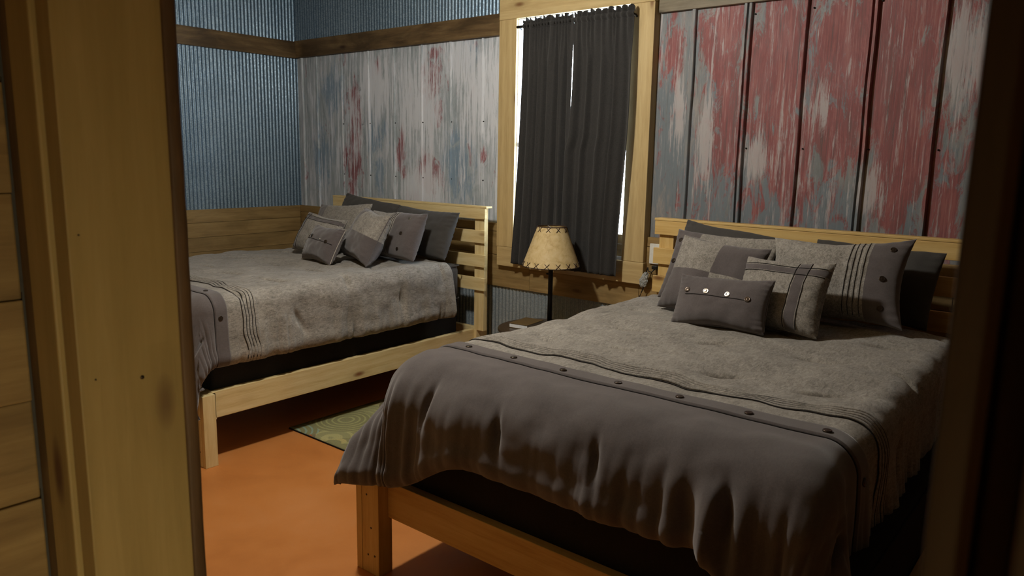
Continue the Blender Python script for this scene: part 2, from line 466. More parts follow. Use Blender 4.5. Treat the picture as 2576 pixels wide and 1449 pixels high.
# planks of the wainscot, back wall
def planks_x(zb, xr, seed):
    rnd = random.Random(seed)
    for z0, z1 in zip(zb, zb[1:]):
        cuts = [xr[0]]; x = xr[0]+rnd.uniform(.5, 1.4)
        while x < xr[1]-.35: cuts.append(x); x += rnd.uniform(.7, 1.7)
        cuts.append(xr[1])
        for a, b in zip(cuts, cuts[1:]):
            board('plank', (a+.0012, YB+rnd.uniform(-.002, .002), z0+.0012), (b-.0012, YM+.02, z1-.0012), 'x', M['wainscot'], wb, .0025)
planks_x([.682, .907, 1.071, 1.13], (XM+.02, XR), 4)

# ---- left wall
wl = tag(boxes('wall_left', [((XM-.13, YF1-.1, -.02), (XM-.02, YM+.16, ZC+.03))], M['backing']), kind='structure')
corrugated('corrugated_sheet', 'y', YF1, YM, 2.52, ZC, XM+.006, M['galv'], wl, 1)
corrugated('corrugated_sheet', 'y', YF1, YM, 1.10, 2.42, XM+.006, M['galv'], wl, 1)
corrugated('corrugated_sheet', 'y', YF1, YM, 0, .70, XM+.006, M['galv_low'], wl, 1)
rnd = random.Random(2)
for z0, z1 in zip([.682, .79, .905, 1.022, ], [.79, .905, 1.022, 1.128]):
    cuts = [YF1, rnd.uniform(1.2, 2.2), YB] if z0 != .905 else [YF1, 1.4, YB]
    for a, b in zip(cuts, cuts[1:]):
        board('plank', (XM-.02, a+.0012, z0+.001), (XL+rnd.uniform(-.002, .002), b-.0012, z1-.001), 'y', M['wainscot'], wl, .0025)
# ---- rails (belt boards) around the room
def trim(n, lo, hi, grain, mat):
    return tag(board('trim_%d' % n, lo, hi, grain, mat, None, .003), kind='structure')
trim(1, (XM-.02, YF1, 2.388), (XL+.004, YB-.004, 2.527), 'y', M['rail_wood'])
trim(2, (XM, YB-.006, 2.392), (-3.418, YM+.02, 2.533), 'x', M['rail_wood'])
trim(3, (-2.244, YB-.006, 2.418), (XR, YM+.02, 2.56), 'x', M['grey_wood'])
# ---- right wall (not in view) and partition with the doorway
wr = tag(boxes('wall_right', [((XR+.01, YF1-.1, -.02), (XR+.12, YM+.16, ZC+.03))], M['backing']), kind='structure')
for z0, z1 in [(.28*k, .28*k+.28) for k in range(11)]:
    board('plank', (XR-.02, YF1, z0+.001), (XR+.02, YM, min(z1, ZC)-.001), 'y', M['rail_wood'], wr, .003)
DX0, DX1, DZ = -.978, -.030, 2.08
wf = tag(boxes('wall_front', [((XM-.1, YF0+.02, -.02), (DX0-.004, YF1-.02, ZC+.03)), ((DX1+.004, YF0+.02, -.02), (XR+.1, YF1-.02, ZC+.03)),
    ((DX0-.004, YF0+.02, DZ+.05), (DX1+.004, YF1-.02, ZC+.03))], M['backing']), kind='structure')
for k in range(11):
    z0 = .28*k; z1 = min(z0+.279, ZC)
    board('plank', (XM, YF1-.02, z0), (-1.13, YF1-.002, z1), 'x', M['wainscot'], wf, .002)
    board('plank', (.15, YF1-.02, z0), (XR, YF1-.002, z1), 'x', M['wainscot'], wf, .002)
# hall shell
hl = tag(boxes('wall_hall_left', [((HX0-.16, HY0, -.02), (HX0-.03, YF0+.03, ZC+.03))], M['backing']), kind='structure')
for k in range(22):
    z0 = .14*k
    board('plank', (HX0-.03, HY0, z0+.0004), (HX0+.012*(k % 2)*.3, YF0+.006, min(z0+.1396, ZC)), 'y', M['wainscot'], hl, .0025)
tag(boxes('wall_hall_right', [((HX1, HY0, -.02), (HX1+.12, YF0+.02, ZC+.03))], M['wainscot']), kind='structure')
tag(boxes('wall_hall_rear', [((HX0-.16, HY0-.12, -.02), (HX1+.12, HY0, ZC+.03))], M['wainscot']), kind='structure')

# ---- doorway
dr = thing('door_1', None, None, kind='structure')
bm = board_bm((-.978, YF0, 0), (-.94, .468, DZ), 'z', .002)
bm_obj('jamb_board', bm, M['jamb'], dr)
# bark-edged strip: rounded wane with a wandering inner border
vs, fs = [], []
zz = np.linspace(0, DZ, 130)
for z in zz:
    wv_ = .0025*mnoise.noise(Vector((z*7, 1, 2)))+.0012*mnoise.noise(Vector((z*25, 3, 2)))
    for x, y in ((-.978, .468), (-.9405, .4682), (-.9392+wv_*.2, .472+wv_*.4), (-.9385+wv_*.3, .479), (-.9395+wv_, .4855), (-.95, .489), (-.978, .489)):
        vs.append((x, y, z))
m = 7
for i in range(len(zz)-1):
    for k in range(m):
        k2 = (k+1) % m
        fs.append((i*m+k, i*m+k2, (i+1)*m+k2, (i+1)*m+k))
uvs = [(p[2]*1+7, p[0]+p[1]*1.0) for p in vs]
mesh_obj('bark_edge', vs, fs, M['jamb_edge'], dr, True, uv=uvs)
board('casing_board', (-1.052, YF0-.006, 0), (-.9815, YF0+.02, DZ+.10), 'z', M['jamb'], dr, .003)
board('casing_board', (HX0+.002, YF0+.008, 0), (-1.056, YF0+.03, DZ+.10), 'z', M['rail_wood'], dr, .003)
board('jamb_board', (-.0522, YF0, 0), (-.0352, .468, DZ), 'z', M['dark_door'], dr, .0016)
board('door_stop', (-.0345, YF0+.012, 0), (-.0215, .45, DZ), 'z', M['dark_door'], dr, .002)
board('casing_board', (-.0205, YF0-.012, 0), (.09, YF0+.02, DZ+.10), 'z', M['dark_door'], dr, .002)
board('jamb_board', (-.978, YF0, DZ), (-.03, .468, DZ+.038), 'x', M['jamb'], dr, .002)
board('casing_board', (-1.052, YF0-.006, DZ+.04), (.09, YF0+.02, DZ+.14), 'x', M['jamb'], dr, .003)
board('casing_board', (-1.12, YF1-.004, 0), (-.985, YF1+.004, DZ+.10), 'z', M['jamb'], dr, .003)
board('casing_board', (.0, YF1-.004, 0), (.12, YF1+.014, DZ+.10), 'z', M['jamb'], dr, .003)
for (y, z, r) in ((.416, 1.316, .0026), (.361, 1.325, .0012), (.355, 1.50, .0012), (.350, 1.80, .0013)):
    tube('nail', [(-.9415, y, z), (-.9394, y, z)], r, M['bronze'], dr, 10)

# ---- window
wd = thing('window_1', None, None, kind='structure')
cy = 3.99
board('casing_board', (-3.413, cy, .975), (WX0, cy+.024, WZ1), 'z', M['casing_pine'], wd, .004)
board('casing_board', (WX1, cy, .975), (-2.250, YM+.02, WZ1), 'z', M['casing_pine'], wd, .004)
board('casing_board', (-3.413, cy-.002, WZ1), (-2.250, YM+.03, WZ1+.14), 'x', M['casing_pine'], wd, .004)
board('sill_board', (-3.405, cy-.004, .842), (-2.245, YM+.03, .974), 'x', M['casing_pine'], wd, .004)
# vinyl frame with sash rails
fy0, fy1 = cy+.022, cy+.066
fr = [((WX0-.02, fy0, WZ0-.02), (WX0+.004, fy1, WZ1+.02)), ((WX1-.012, fy0, WZ0-.02), (WX1+.02, fy1, WZ1+.02)),
      ((WX0+.004, fy0, WZ0-.02), (WX1-.012, fy1, WZ0+.02)), ((WX0+.004, fy0, WZ1-.004), (WX1-.012, fy1, WZ1+.02))]
boxes('window_frame', fr, M['vinyl'], wd)
boxes('meeting_rail', [((WX0+.004, fy0+.005, 1.655), (WX1-.012, fy1-.01, 1.685))], M['vinyl'], wd)
boxes('glass_pane', [((WX0+.003, fy0+.02, WZ0+.015), (WX1-.011, fy0+.024, 1.66))], M['glass'], wd)
boxes('glass_pane', [((WX0+.003, fy0+.032, 1.68), (WX1-.011, fy0+.036, WZ1))], M['glass'], wd)

# ------------------------------------------------------------------ curtains
def curtain(name, label, xt0, xt1, edge_l, edge_r, zb, nf, seed, ztop=2.455, yc=3.945):
    """edge_l / edge_r: functions of z giving the panel's borders"""
    nu, nz = 150, 110
    zs = np.concatenate([np.linspace(zb, 2.36, nz-34), np.linspace(2.362, ztop, 34)])
    vs, fs = [], []
    rnd = random.Random(seed)
    ph = [rnd.uniform(0, 6) for _ in range(6)]
    for j, z in enumerate(zs):
        l, r = edge_l(z), edge_r(z)
        top = float(sstep(2.1, 2.42, z))
        for i in range(nu+1):
            u = i/nu
            uu = u+.018*math.sin(2*PI*u*2.3+ph[0])+.010*math.sin(2*PI*u*5+ph[1]+z*.5)
            lowf = math.sin(2*PI*nf*uu+ph[2]+.35*math.sin(z*1.3+ph[3]))+.35*math.sin(2*PI*nf*2.1*uu+ph[4])
            hif = math.sin(2*PI*nf*2.9*uu+ph[5]+.4*math.sin(u*17))
            d = (1-top)*(.014+.007*(1-(z-zb)/1.6))*lowf + top*.008*hif
            if z > 2.432:   # ruffle above the rod pocket
                d += .007*hif
            zz = z
            if z > 2.43:
                zz = z + (z-2.43)/(ztop-2.43)*(.010*math.sin(2*PI*nf*2.3*u+ph[1])+.012*mnoise.noise(Vector((u*9, seed, 0))))
            if j == 0: zz += .003*math.sin(2*PI*nf*u+ph[2])
            # the rod pocket bulges around the rod
            y = yc - d
            pocket = math.exp(-((z-2.415)/.014)**2)
            y -= .010*pocket
            groove = math.exp(-((z-2.432)/.004)**2)+math.exp(-((z-2.396)/.004)**2)
            y += .004*groove
            vs.append((lerp(l, r, u), y, zz))
    m = nu+1
    for j in range(len(zs)-1):
        for i in range(nu):
            fs.append((j*m+i, j*m+i+1, (j+1)*m+i+1, (j+1)*m+i))
    o = mesh_obj('curtain', vs, fs, M['curtain'], None, True)
    s = o.modifiers.new('thickness', 'SOLIDIFY'); s.thickness = .0016; s.offset = -1
    return tag(o, label, 'curtain')
zr = lambda z: (2.44-z)/1.57
def gap_l(z):    # right border of the left panel
    return -2.772-.010*zr(z)+.004*math.sin((2.44-z)*4)*zr(z)+.010*float(sstep(1.75, 1.25, z))
def gap_r(z):    # left border of the right panel, parted in its upper half
    g = .005+.014*float(sstep(2.34, 2.15, z))-.012*float(sstep(2.05, 1.70, z))-.025*float(sstep(1.74, 1.62, z))
    return -2.772-.010*zr(z)+.004*math.sin((2.44-z)*4)*zr(z)+g
curtain('curtain', 'left dark curtain panel hanging behind the table lamp', -3.19, -2.772, lambda z: -3.166-.020*zr(z)-.052*zr(z)**2, gap_l, .873, 5.0, 3)
curtain('curtain', 'right dark curtain panel beside the bright strip of daylight', -2.776, -2.385, gap_r,
        lambda z: -2.352+.006*math.sin(zr(z)*3.0)-.040*float(sstep(.30, .95, zr(z))), .880, 4.0, 9, yc=3.930)
rod = thing('curtain_rod', 'thin dark rod threaded through the top of the curtains', 'curtain rod')
tube('rod', [(-3.225, 3.946, 2.414), (-2.362, 3.946, 2.414)], .0085, M['black_metal'], rod, 12)
for x in (-3.222, -2.366):
    tube('bracket', [(x, 3.946, 2.414), (x, 3.975, 2.414), (x, 3.992, 2.405)], .006, M['black_metal'], rod, 8)
set_origin(rod, (-2.8, 3.946, 2.414))

# ------------------------------------------------------------------ beds
def bed(label, xc, ys, hb, tops, rail, leg_x, leg_y, dirx, wmat, post_in=.107):
    """xc centre, ys slat front, hb (x0,x1), tops list of (z0,z1) slats, rail dict"""
    b = thing('bed', label, 'bed', 'pine beds')
    x0, x1 = hb
    for i, (z0, z1) in enumerate(tops):
        dz = random.uniform(-.001, .001)
        board('slat', (x0+random.uniform(-.003, .003), ys, z0+dz), (x1+random.uniform(-.003, .003), ys+.021, z1+dz), 'x', wmat, b, .003)
    board('top_cap', (x0-.002, ys-.001, tops[0][1]+.0005), (x1+.012, ys+.062, tops[0][1]+.014), 'x', wmat, b, .003)
    for px in (x0+.022, x1-.110):
        board('post', (px, ys+.0215, rail['z1']-.005), (px+.088, ys+.060, tops[0][1]), 'z', wmat, b, .003)
    # lower head legs, double boards standing proud of the side rails
    rx0, rx1 = rail['x0'], rail['x1']
    board('leg', (rx1-.062, ys+.020, 0), (rx1+.023, ys+.133, rail['z1']-.002), 'z', wmat, b, .003)
    board('leg', (rx0-.023, ys+.020, 0), (rx0+.062, ys+.133, rail['z1']-.002), 'z', wmat, b, .003)
    board('head_rail', (rx0+.04, ys+.06, rail['z0']), (rx1-.04, ys+.098, rail['z1']+.003), 'x', wmat, b, .003)
    yf = leg_y
    for (lx0, lx1) in leg_x:
        # two laminated boards each
        s = .033 if lx0 < xc else lx1-lx0-.033
        lg = bm_obj('leg', board_bm((lx0, yf, 0), (lx0+s-.0008, yf+.068, rail['z1']-.006), 'z', .0025), wmat, b)
        bm2 = board_bm((lx0+s+.0008, yf+.001, 0), (lx1, yf+.069, rail['z1']-.006), 'z', .0025)
        bm_obj('leg_board', bm2, wmat, lg)
        for (fx, z) in ((.3, .32), (.55, .19), (.35, .075), (.75, .08)):
            q = lerp(lx0+s, lx1, fx) if s < .05 else lerp(lx0, lx0+s, fx)
            vs, fs = tube_geo([(q, yf+.0015, z), (q, yf-.0004, z)], .0042, 8)
            mesh_obj('screw_head', vs, fs, M['bronze'], lg, True)
    board('side_rail', (rx1-.038, yf+.066, rail['z0']), (rx1, ys+.022, rail['z1']), 'y', wmat, b, .003)
    board('side_rail', (rx0, yf+.066, rail['z0']), (rx0+.038, ys+.022, rail['z1']), 'y', wmat, b, .003)
    board('foot_rail', (rail.get('f0', rx0)+.0, yf+.048, rail['z0']-.008), (rail.get('f1', rx1), yf+.086, rail['z1']-.004), 'x', wmat, b, .003)
    for k in range(7):
        y = lerp(yf+.2, ys-.15, k/6)
        board('support_slat', (rx0+.038, y, rail['z0']+.008), (rx1-.038, y+.088, rail['z0']+.028), 'x', wmat, b, .002)
    set_origin(b, (xc, (yf+ys)/2, 0))
    return b
LXC, RXC = -4.22, -1.225
LYS, RYS = 3.845, 3.77
bed('pale pine bed frame with slatted headboard under the whitewashed wall', LXC, LYS, (-5.044, -3.395),
    [(1.166,1.240),(1.001,1.088),(.836,.922),(.671,.760),], dict(x0=-4.937, x1=-3.503, z0=.246, z1=.386),
    ((-4.96-.1, -4.96), (-3.568, -3.480)), 1.826, 1, M['pine'])
bed('amber pine bed frame nearest the camera, against the red wall', RXC, RYS, (-2.062, -.42),
    [(1.180,1.257),(1.015,1.104),(.854,.947),(.69,.78)], dict(x0=-2.10, x1=-.35, z0=.240, z1=.380, f0=-2.056, f1=-.40),
    ((-2.184, -2.056), (-.395, -.267)), 1.742, -1, M['amber_pine'])

def cushion_block(name, lo, hi, mat, r, label, cat, seams=True, group=None):
    bm = bmesh.new()
    bmesh.ops.create_cube(bm, size=1)
    for v in bm.verts:
        v.co = Vector([lerp(lo[i], hi[i], v.co[i]+.5) for i in range(3)])
    bmesh.ops.bevel(bm, geom=list(bm.edges), offset=r, segments=5, profile=.5, affect='EDGES')
    o = bm_obj(name, bm, mat, None, True)
    if seams:
        for z in (lo[2]+.012, hi[2]-.012):
            p = []
            q = r*.6
            for k in range(4):
                cx, cyy = ((lo[0]+q, lo[1]+q), (hi[0]-q, lo[1]+q), (hi[0]-q, hi[1]-q), (lo[0]+q, hi[1]-q))[k]
                for s in range(6):
                    a = PI+k*PI/2+s/5*PI/2
                    p.append((cx+q*math.cos(a)*1.0, cyy+q*math.sin(a)*1.0, z))
            tube('piping', p, .004, mat, o, 6, True)
    return tag(o, label, cat, group)
cushion_block('box_spring', (-4.895, 1.92, .29), (-3.545, 3.74, .605), M['black_cloth'], .022, 'black box spring inside the pale pine bed frame', 'box spring')
cushion_block('mattress', (-4.90, 1.92, .607), (-3.545, 3.77, .858), M['charcoal'], .05, 'mattress in a charcoal sheet under the left bed\'s comforter', 'mattress')
cushion_block('box_spring', (-2.058, 1.834, .285), (-.392, 3.66, .605), M['black_cloth'], .022, 'black box spring inside the amber pine bed frame', 'box spring')
cushion_block('mattress', (-1.905, 1.88, .607), (-.545, 3.68, .852), M['charcoal'], .05, 'mattress in a charcoal sheet under the right bed\'s comforter', 'mattress')

# ------------------------------------------------------------------ comforters
class Drape:
    def __init__(s, xc, hw, yh, yf, z0, drop_s, drop_f, r, rf, flare_c, seed, flare_s=.03, flare_f=.10, drop_r=None, dip=(.1, .1), fold=None):
        s.__dict__.update(locals())
    def base(s, S, T):
        """S across (0 = centre), T metres from the foot edge toward the head (negative = hanging)"""
        hw, rr = s.hw, s.r
        ds = np.maximum(np.abs(S)-hw, 0); dt = np.maximum(-T, 0)
        d = np.sqrt(ds**2+dt**2)+1e-9
        cs, ct = ds/d, dt/d
        corner = 2*cs*ct
        d = d*(1-.12*corner**3)
        R = s.r*cs**2+s.rf*ct**2
        arc = R*PI/2
        inside = d < arc
        out = np.where(inside, R*np.sin(np.minimum(d, arc)/R), 0)
        down = np.where(inside, R*(1-np.cos(np.minimum(d, arc)/R)), 0)
        fc = np.where(S < 0, s.flare_c[0], s.flare_c[1])
        fl = s.flare_s*cs**2+s.flare_f*ct**2+fc*corner**1.5
        dd = np.maximum(d-arc, 0)
        out = np.where(inside, out, R+dd*np.sin(fl)); down = np.where(inside, down, R+dd*np.cos(fl))
        sg = np.sign(S)
        dirx = np.where(corner > .001, cs, cs)
        X = s.xc+sg*np.minimum(np.abs(S), hw)+sg*out*cs
        Y = s.yf+np.maximum(T, 0)-out*ct
        Z = s.z0-down
        return X, Y, Z, d, corner
    def disp(s, S, T):
        X, Y, Z, d, corner = s.base(S, T)
        P = np.stack([S.ravel(), T.ravel(), np.zeros(S.size)], 1)
        n1 = vnoise(P, 2.6, s.seed).reshape(S.shape); n2 = vnoise(P, 6.5, s.seed+3).reshape(S.shape); n3 = vnoise(P, 16, s.seed+5).reshape(S.shape)
        flat_ = 1-np.exp(-((T-s.band+.01)/.105)**4)
        D = (.014*n1+.010*n2+.004*n3)*(.3+.7*flat_)
        # quilting tacks: short pinched dimples in a staggered grid
        rn = random.Random(int(s.seed*10))
        for i in range(-3, 4):
            for j in range(-1, 6):
                sx = i*.36+(.18 if j % 2 else 0)+rn.uniform(-.04, .04); ty = j*.37+.13+rn.uniform(-.04, .04)
                a = rn.uniform(-.5, .5)
                if ty < .02: a = PI/2+rn.uniform(-.25, .25)
                du = (S-sx)*math.cos(a)+(T-ty)*math.sin(a); dv = -(S-sx)*math.sin(a)+(T-ty)*math.cos(a)
                D -= flat_*((.030 if ty < .02 else .027)*np.exp(-(du/.06)**2-(dv/.013)**2)+.010*np.exp(-(du/.13)**2-(dv/.10)**2))
        # gathered folds toward the hem
        hang = sstep(.10, .40, d)
        ds = np.maximum(np.abs(S)-s.hw, 0); dt = np.maximum(-T, 0)
        side = (ds > dt)
        c = np.where(side, T, S)
        P2 = np.stack([c.ravel()*1.0, np.full(S.size, 1.7), np.zeros(S.size)], 1)
        ph = vnoise(P2, 3.1, s.seed+8).reshape(S.shape)
        am = .45+.9*np.clip(vnoise(P2, 4.7, s.seed+11).reshape(S.shape)+.2, 0, 1)
        f = (np.abs(np.sin(c*25+ph*6))**.55*2-1)*.62+(np.abs(np.sin(c*52+ph*9))**.6*2-1)*.38
        D += hang*am*.017*f*(1-.45*corner)
        D += hang*.010*np.sin(c*15+ph*5)
        if s.fold is not None:
            low = sstep(-.16, -.34, T)
            sh = S-s.fold-.05*np.clip(-T-.3, 0, 1)
            D += low*(.050*np.exp(-((sh-.03)/.030)**2)-.045*np.exp(-((sh+.035)/.030)**2)+.02*np.exp(-((sh-.12)/.03)**2))
        return D
    def surf(s, S, T, extra=0.):
        S = np.asarray(S, float); T = np.asarray(T, float)
        e = 1e-3
        A = np.stack(s.base(S, T)[:3], -1)
        Bs = np.stack(s.base(S+e, T)[:3], -1)-np.stack(s.base(S-e, T)[:3], -1)
        Bt = np.stack(s.base(S, T+e)[:3], -1)-np.stack(s.base(S, T-e)[:3], -1)
        n = np.cross(Bs, Bt); ln = np.linalg.norm(n, axis=-1, keepdims=True)
        n = n/np.maximum(ln, 1e-9)
        return A+n*(s.disp(S, T)+extra)[..., None], n

def grid_mesh(name, P, mat, parent):
    a, b = P.shape[:2]
    vs = P.reshape(-1, 3)
    fs = [(i*b+j, (i+1)*b+j, (i+1)*b+j+1, i*b+j+1) for i in range(a-1) for j in range(b-1)]
    return mesh_obj(name, vs, fs, mat, parent, True)

def comforter(label, D, length, T0, tucks, btn_s):
    c = thing('comforter', label, 'comforter')
    D.band = T0
    Smax = D.hw+D.drop_s; Sr = D.hw+(D.drop_r or D.drop_s)
    ss = np.linspace(-Smax, Sr, 300)
    head = length
    tk0, tk1, nt = tucks
    # body panel: rows run foot to head and fold over themselves at the tucks
    pw = (tk1-tk0)/nt
    prof = ((-.36, -.001), (-.60, .0025), (-.70, .0058), (-.62, .0098), (-.34, .0112), (.05, .0088), (.28, .003), (.44, -.0004))
    T1 = list(np.linspace(T0+.004, tk0-pw*.6, 9)); E1 = [0.]*9; K1 = [0]*9
    for k in range(nt):
        tc = tk0+(k+.5)*pw
        for dt, h in prof: T1.append(tc+dt*pw); E1.append(h); K1.append(1)
    rest = np.linspace(tk1+.006, head, 190)
    T1 = np.array(T1+list(rest)); E1 = np.array(E1+[0.]*len(rest)); K1 = np.array(K1+[0]*len(rest))
    wav = .008*np.sin(ss*7+D.seed)+.005*np.sin(ss*19)+.0035*np.sin(ss*43+2)
    fall = np.exp(-(np.clip(np.maximum(tk0-pw-T1, T1-tk1), 0, None)/.03)**2)
    S, T = np.meshgrid(ss, T1, indexing='ij')
    T = T+wav[:, None]*fall[None, :]*np.minimum(1, np.maximum(0, (T-T0)/.05))
    env = np.clip(.75+.9*vnoise(np.stack([ss, 0*ss, 0*ss], 1), 3.3, 4.), .35, 1.3)
    hem = np.minimum(S+Smax, Sr-S)
    P, n = D.surf(S, T, E1[None, :]*env[:, None]-.020*np.exp(-hem/.016)+.007*np.exp(-((hem-.05)/.03)**2))
    o = grid_mesh('body_panel', P, M['taupe'], c)
    vg = o.vertex_groups.new(name='thick')
    nr = len(T1); flatrow = (T1 > tk0-.02) & (T1 < tk1+.02)
    idx = np.arange(len(ss)*nr).reshape(len(ss), nr)
    vg.add(idx[:, ~flatrow].ravel().tolist(), 1., 'REPLACE'); vg.add(idx[:, flatrow].ravel().tolist(), .02, 'REPLACE')
    so = o.modifiers.new('thickness', 'SOLIDIFY'); so.thickness = .016; so.offset = -1; so.vertex_group = 'thick'
    # black cords in front of each tuck, drawing the fold's shade line
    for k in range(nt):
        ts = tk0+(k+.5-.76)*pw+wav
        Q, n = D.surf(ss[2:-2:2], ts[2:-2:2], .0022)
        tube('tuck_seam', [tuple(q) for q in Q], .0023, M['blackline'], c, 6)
    # foot panel with a folded placket along its upper edge
    T2 = np.concatenate([np.linspace(-D.drop_f, T0-.075, 118), np.linspace(T0-.070, T0-.048, 9), np.linspace(T0-.044, T0+.006, 10)])
    S, T = np.meshgrid(ss, T2, indexing='ij')
    pl = .006*sstep(T0-.0600, T0-.0565, T)-.004*np.exp(-((T-(T0-.0625))/.0035)**2)
    T = np.where(T < 0, T*(1+D.dip[0]*(1-sstep(-D.hw-.02, -D.hw+.34, S))+D.dip[1]*sstep(D.hw-.17, D.hw-.02, S)), T)
    hem = np.minimum(T-T.min(axis=1, keepdims=True), np.minimum(S+Smax, Sr-S))
    P, n = D.surf(S, T, pl+.001-.022*np.exp(-hem/.016)+.008*np.exp(-((hem-.05)/.03)**2))
    o = grid_mesh('foot_panel', P, M['brown'], c)
    so = o.modifiers.new('thickness', 'SOLIDIFY'); so.thickness = .026; so.offset = -1
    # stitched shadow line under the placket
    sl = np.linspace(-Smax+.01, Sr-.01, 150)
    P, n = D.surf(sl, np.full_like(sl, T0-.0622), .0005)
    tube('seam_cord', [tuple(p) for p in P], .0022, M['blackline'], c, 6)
    for s in btn_s:
        P, n = D.surf(np.array([s]), np.array([T0-.032]), .0085)
        p = Vector(P[0]); nn = Vector(n[0])
        button('button', p, nn, .0125, M['bronze'], c)
    set_origin(c, (D.xc, D.yf+.9, D.z0-.03))
    return c

def button(name, p, n, r, mat, parent):
    """domed button with a raised rim"""
    q = n.to_track_quat('Z', 'Y')
    prof = [(r*.96, -.003), (r, 0), (r*.98, .002), (r*.86, .0032), (r*.72, .0022), (r*.4, .0030), (0.0005, .0034)]
    vs, fs = [], []; k = 20
    for rr, z in prof:
        for i in range(k):
            a = 2*PI*i/k
            vs.append(p+q @ Vector((rr*math.cos(a), rr*math.sin(a), z)))
    for i in range(len(prof)-1):
        for j in range(k):
            j2 = (j+1) % k
            fs.append((i*k+j, i*k+j2, (i+1)*k+j2, (i+1)*k+j))
    fs.append(tuple(range(k))[::-1])
    return mesh_obj(name, vs, fs, mat, parent, True)

DR = Drape(RXC, .675, 3.5, 1.88, .893, .43, .41, .09, .20, (.55, .30), 2.3, .06, .09, .68, (.38, .75), .47)
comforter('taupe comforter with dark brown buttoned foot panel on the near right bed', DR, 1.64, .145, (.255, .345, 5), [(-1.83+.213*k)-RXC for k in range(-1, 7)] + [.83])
DL = Drape(LXC, .675, 3.5, 1.90, .888, .42, .56, .09, .10, (.2, .15), 6.1, .03, .05)
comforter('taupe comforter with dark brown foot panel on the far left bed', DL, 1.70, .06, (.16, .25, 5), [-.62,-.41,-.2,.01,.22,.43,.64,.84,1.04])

# ------------------------------------------------------------------ pillows
def pillow(name, label, cat, base, psi, th, phi, w_, h_, thick, zone, mats, sag=.25, pinch=.07, ub=(), vb=(), tucks=None, seed=0., buttons=(), piping=None, group=None, wr=1., power=.42):
    nu = 46
    us = sorted(set(np.round(np.concatenate([-np.cos(np.linspace(0, PI, nu)), np.asarray(ub, float)]), 4)))
    vs_ = sorted(set(np.round(np.concatenate([-np.cos(np.linspace(0, PI, 40)), np.asarray(vb, float)]), 4)))
    us, vs_ = np.array(us), np.array(vs_)
    U, V = np.meshgrid(us, vs_, indexing='ij')
    def geo(U, V, side):
        prof = np.maximum(1-np.abs(U)**2.3, 0)**power*np.maximum(1-np.abs(V)**2.3, 0)**power
        P = np.stack([U.ravel()*w_*3, V.ravel()*h_*3, np.full(U.size, side*2.)], 1)
        n1 = vnoise(P, 1.5, seed).reshape(U.shape); n2 = vnoise(P, 4.2, seed+2).reshape(U.shape)
        edge = np.clip(np.maximum(np.abs(U), np.abs(V)), 0, 1)
        t = thick/2*prof*(1-sag*V*.6)*(1+.14*n1)
        t += wr*.006*n2*prof
        # short gathers radiating from the seam
        g = np.sin(U*38+5*n1)*np.exp(-((1-np.abs(V))/.16)**2)+np.sin(V*34+4*n1)*np.exp(-((1-np.abs(U))/.16)**2)
        t += wr*.0045*g*prof**.5
        if tucks is not None:
            a, b, k = tucks
            x = (U-a)/(b-a); saw = np.where((x > 0) & (x < 1), (x*k) % 1., 0)
            t += .0045*np.where(saw > 0, 1-saw, 0)*(side > 0)
        x = U*w_/2*(1-pinch*(1-V**2)*np.abs(U)**1.5*(h_/w_)**.5)
        y = V*h_/2*(1-pinch*1.3*(1-U**2)*np.abs(V)**1.5)
        y = y + .010*vnoise(P, .9, seed+7).reshape(U.shape)*(np.abs(V))
        return x, y, t*side
    R0 = Vector((math.cos(psi), math.sin(psi), 0)); B = Vector((-math.sin(psi), math.cos(psi), 0))
    Up = math.cos(th)*Vector((0, 0, 1))+math.sin(th)*B
    r2 = math.cos(phi)*R0+math.sin(phi)*Up; u2 = -math.sin(phi)*R0+math.cos(phi)*Up
    nrm = r2.cross(u2)            # toward the viewer side
    if nrm.y > 0: nrm = -nrm
    c0 = Vector(base)+u2*(h_/2)
    A = np.array([r2, u2, nrm])
    def world(x, y, t): return np.stack([x, y, t], -1) @ A + np.array(c0)
    verts, faces, mi = [], [], []
    a, b = U.shape
    idx = {}
    for side in (1, -1):
        x, y, t = geo(U, V, side)
        W = world(x, y, t)
        for i in range(a):
            for j in range(b):
                if side == -1 and (i in (0, a-1) or j in (0, b-1)): idx[(side, i, j)] = idx[(1, i, j)]; continue
                idx[(side, i, j)] = len(verts); verts.append(W[i, j])
        for i in range(a-1):
            for j in range(b-1):
                q = [idx[(side, i, j)], idx[(side, i+1, j)], idx[(side, i+1, j+1)], idx[(side, i, j+1)]]
                if side < 0: q = q[::-1]
                faces.append(q); mi.append(zone((us[i]+us[i+1])/2, (vs_[j]+vs_[j+1])/2, side))
    o = mesh_obj(name, verts, faces, [M[k] for k in mats], None, True, mi)
    tag(o, label, cat, group)
    def at(u, v, ex=0.):
        e = .01
        x, y, t = geo(np.array([u, u+e, u]), np.array([v, v, v+e]), 1)
        W = world(x, y, t)
        n = Vector(np.cross(W[1]-W[0], W[2]-W[0])).normalized()
        if n.dot(nrm) < 0: n = -n
        return Vector(W[0])+n*ex, n
    for (u, v, mt) in buttons:
        p, n = at(u, v, .001); button('button', p, n, .0125, M[mt], o)
    if piping:
        pts = []
        K = 26
        for (sa, sb) in (((-1,-1),(1,-1)), ((1,-1),(1,1)), ((1,1),(-1,1)), ((-1,1),(-1,-1))):
            for k in range(K):
                u = lerp(sa[0], sb[0], k/K); v = lerp(sa[1], sb[1], k/K)
                x, y, t = geo(np.array([u]), np.array([v]), 1)
                pts.append(tuple(world(x, y, t)[0]))
        tube('piping', pts, .0030, M[piping], o, 6, True)
    return o, at

def stitch(o, at, pts, mat='blackline', r=.0016):
    P = [tuple(at(u, v, .0012)[0]) for u, v in pts]
    tube('stitch_line', P, r, M[mat], o, 6)

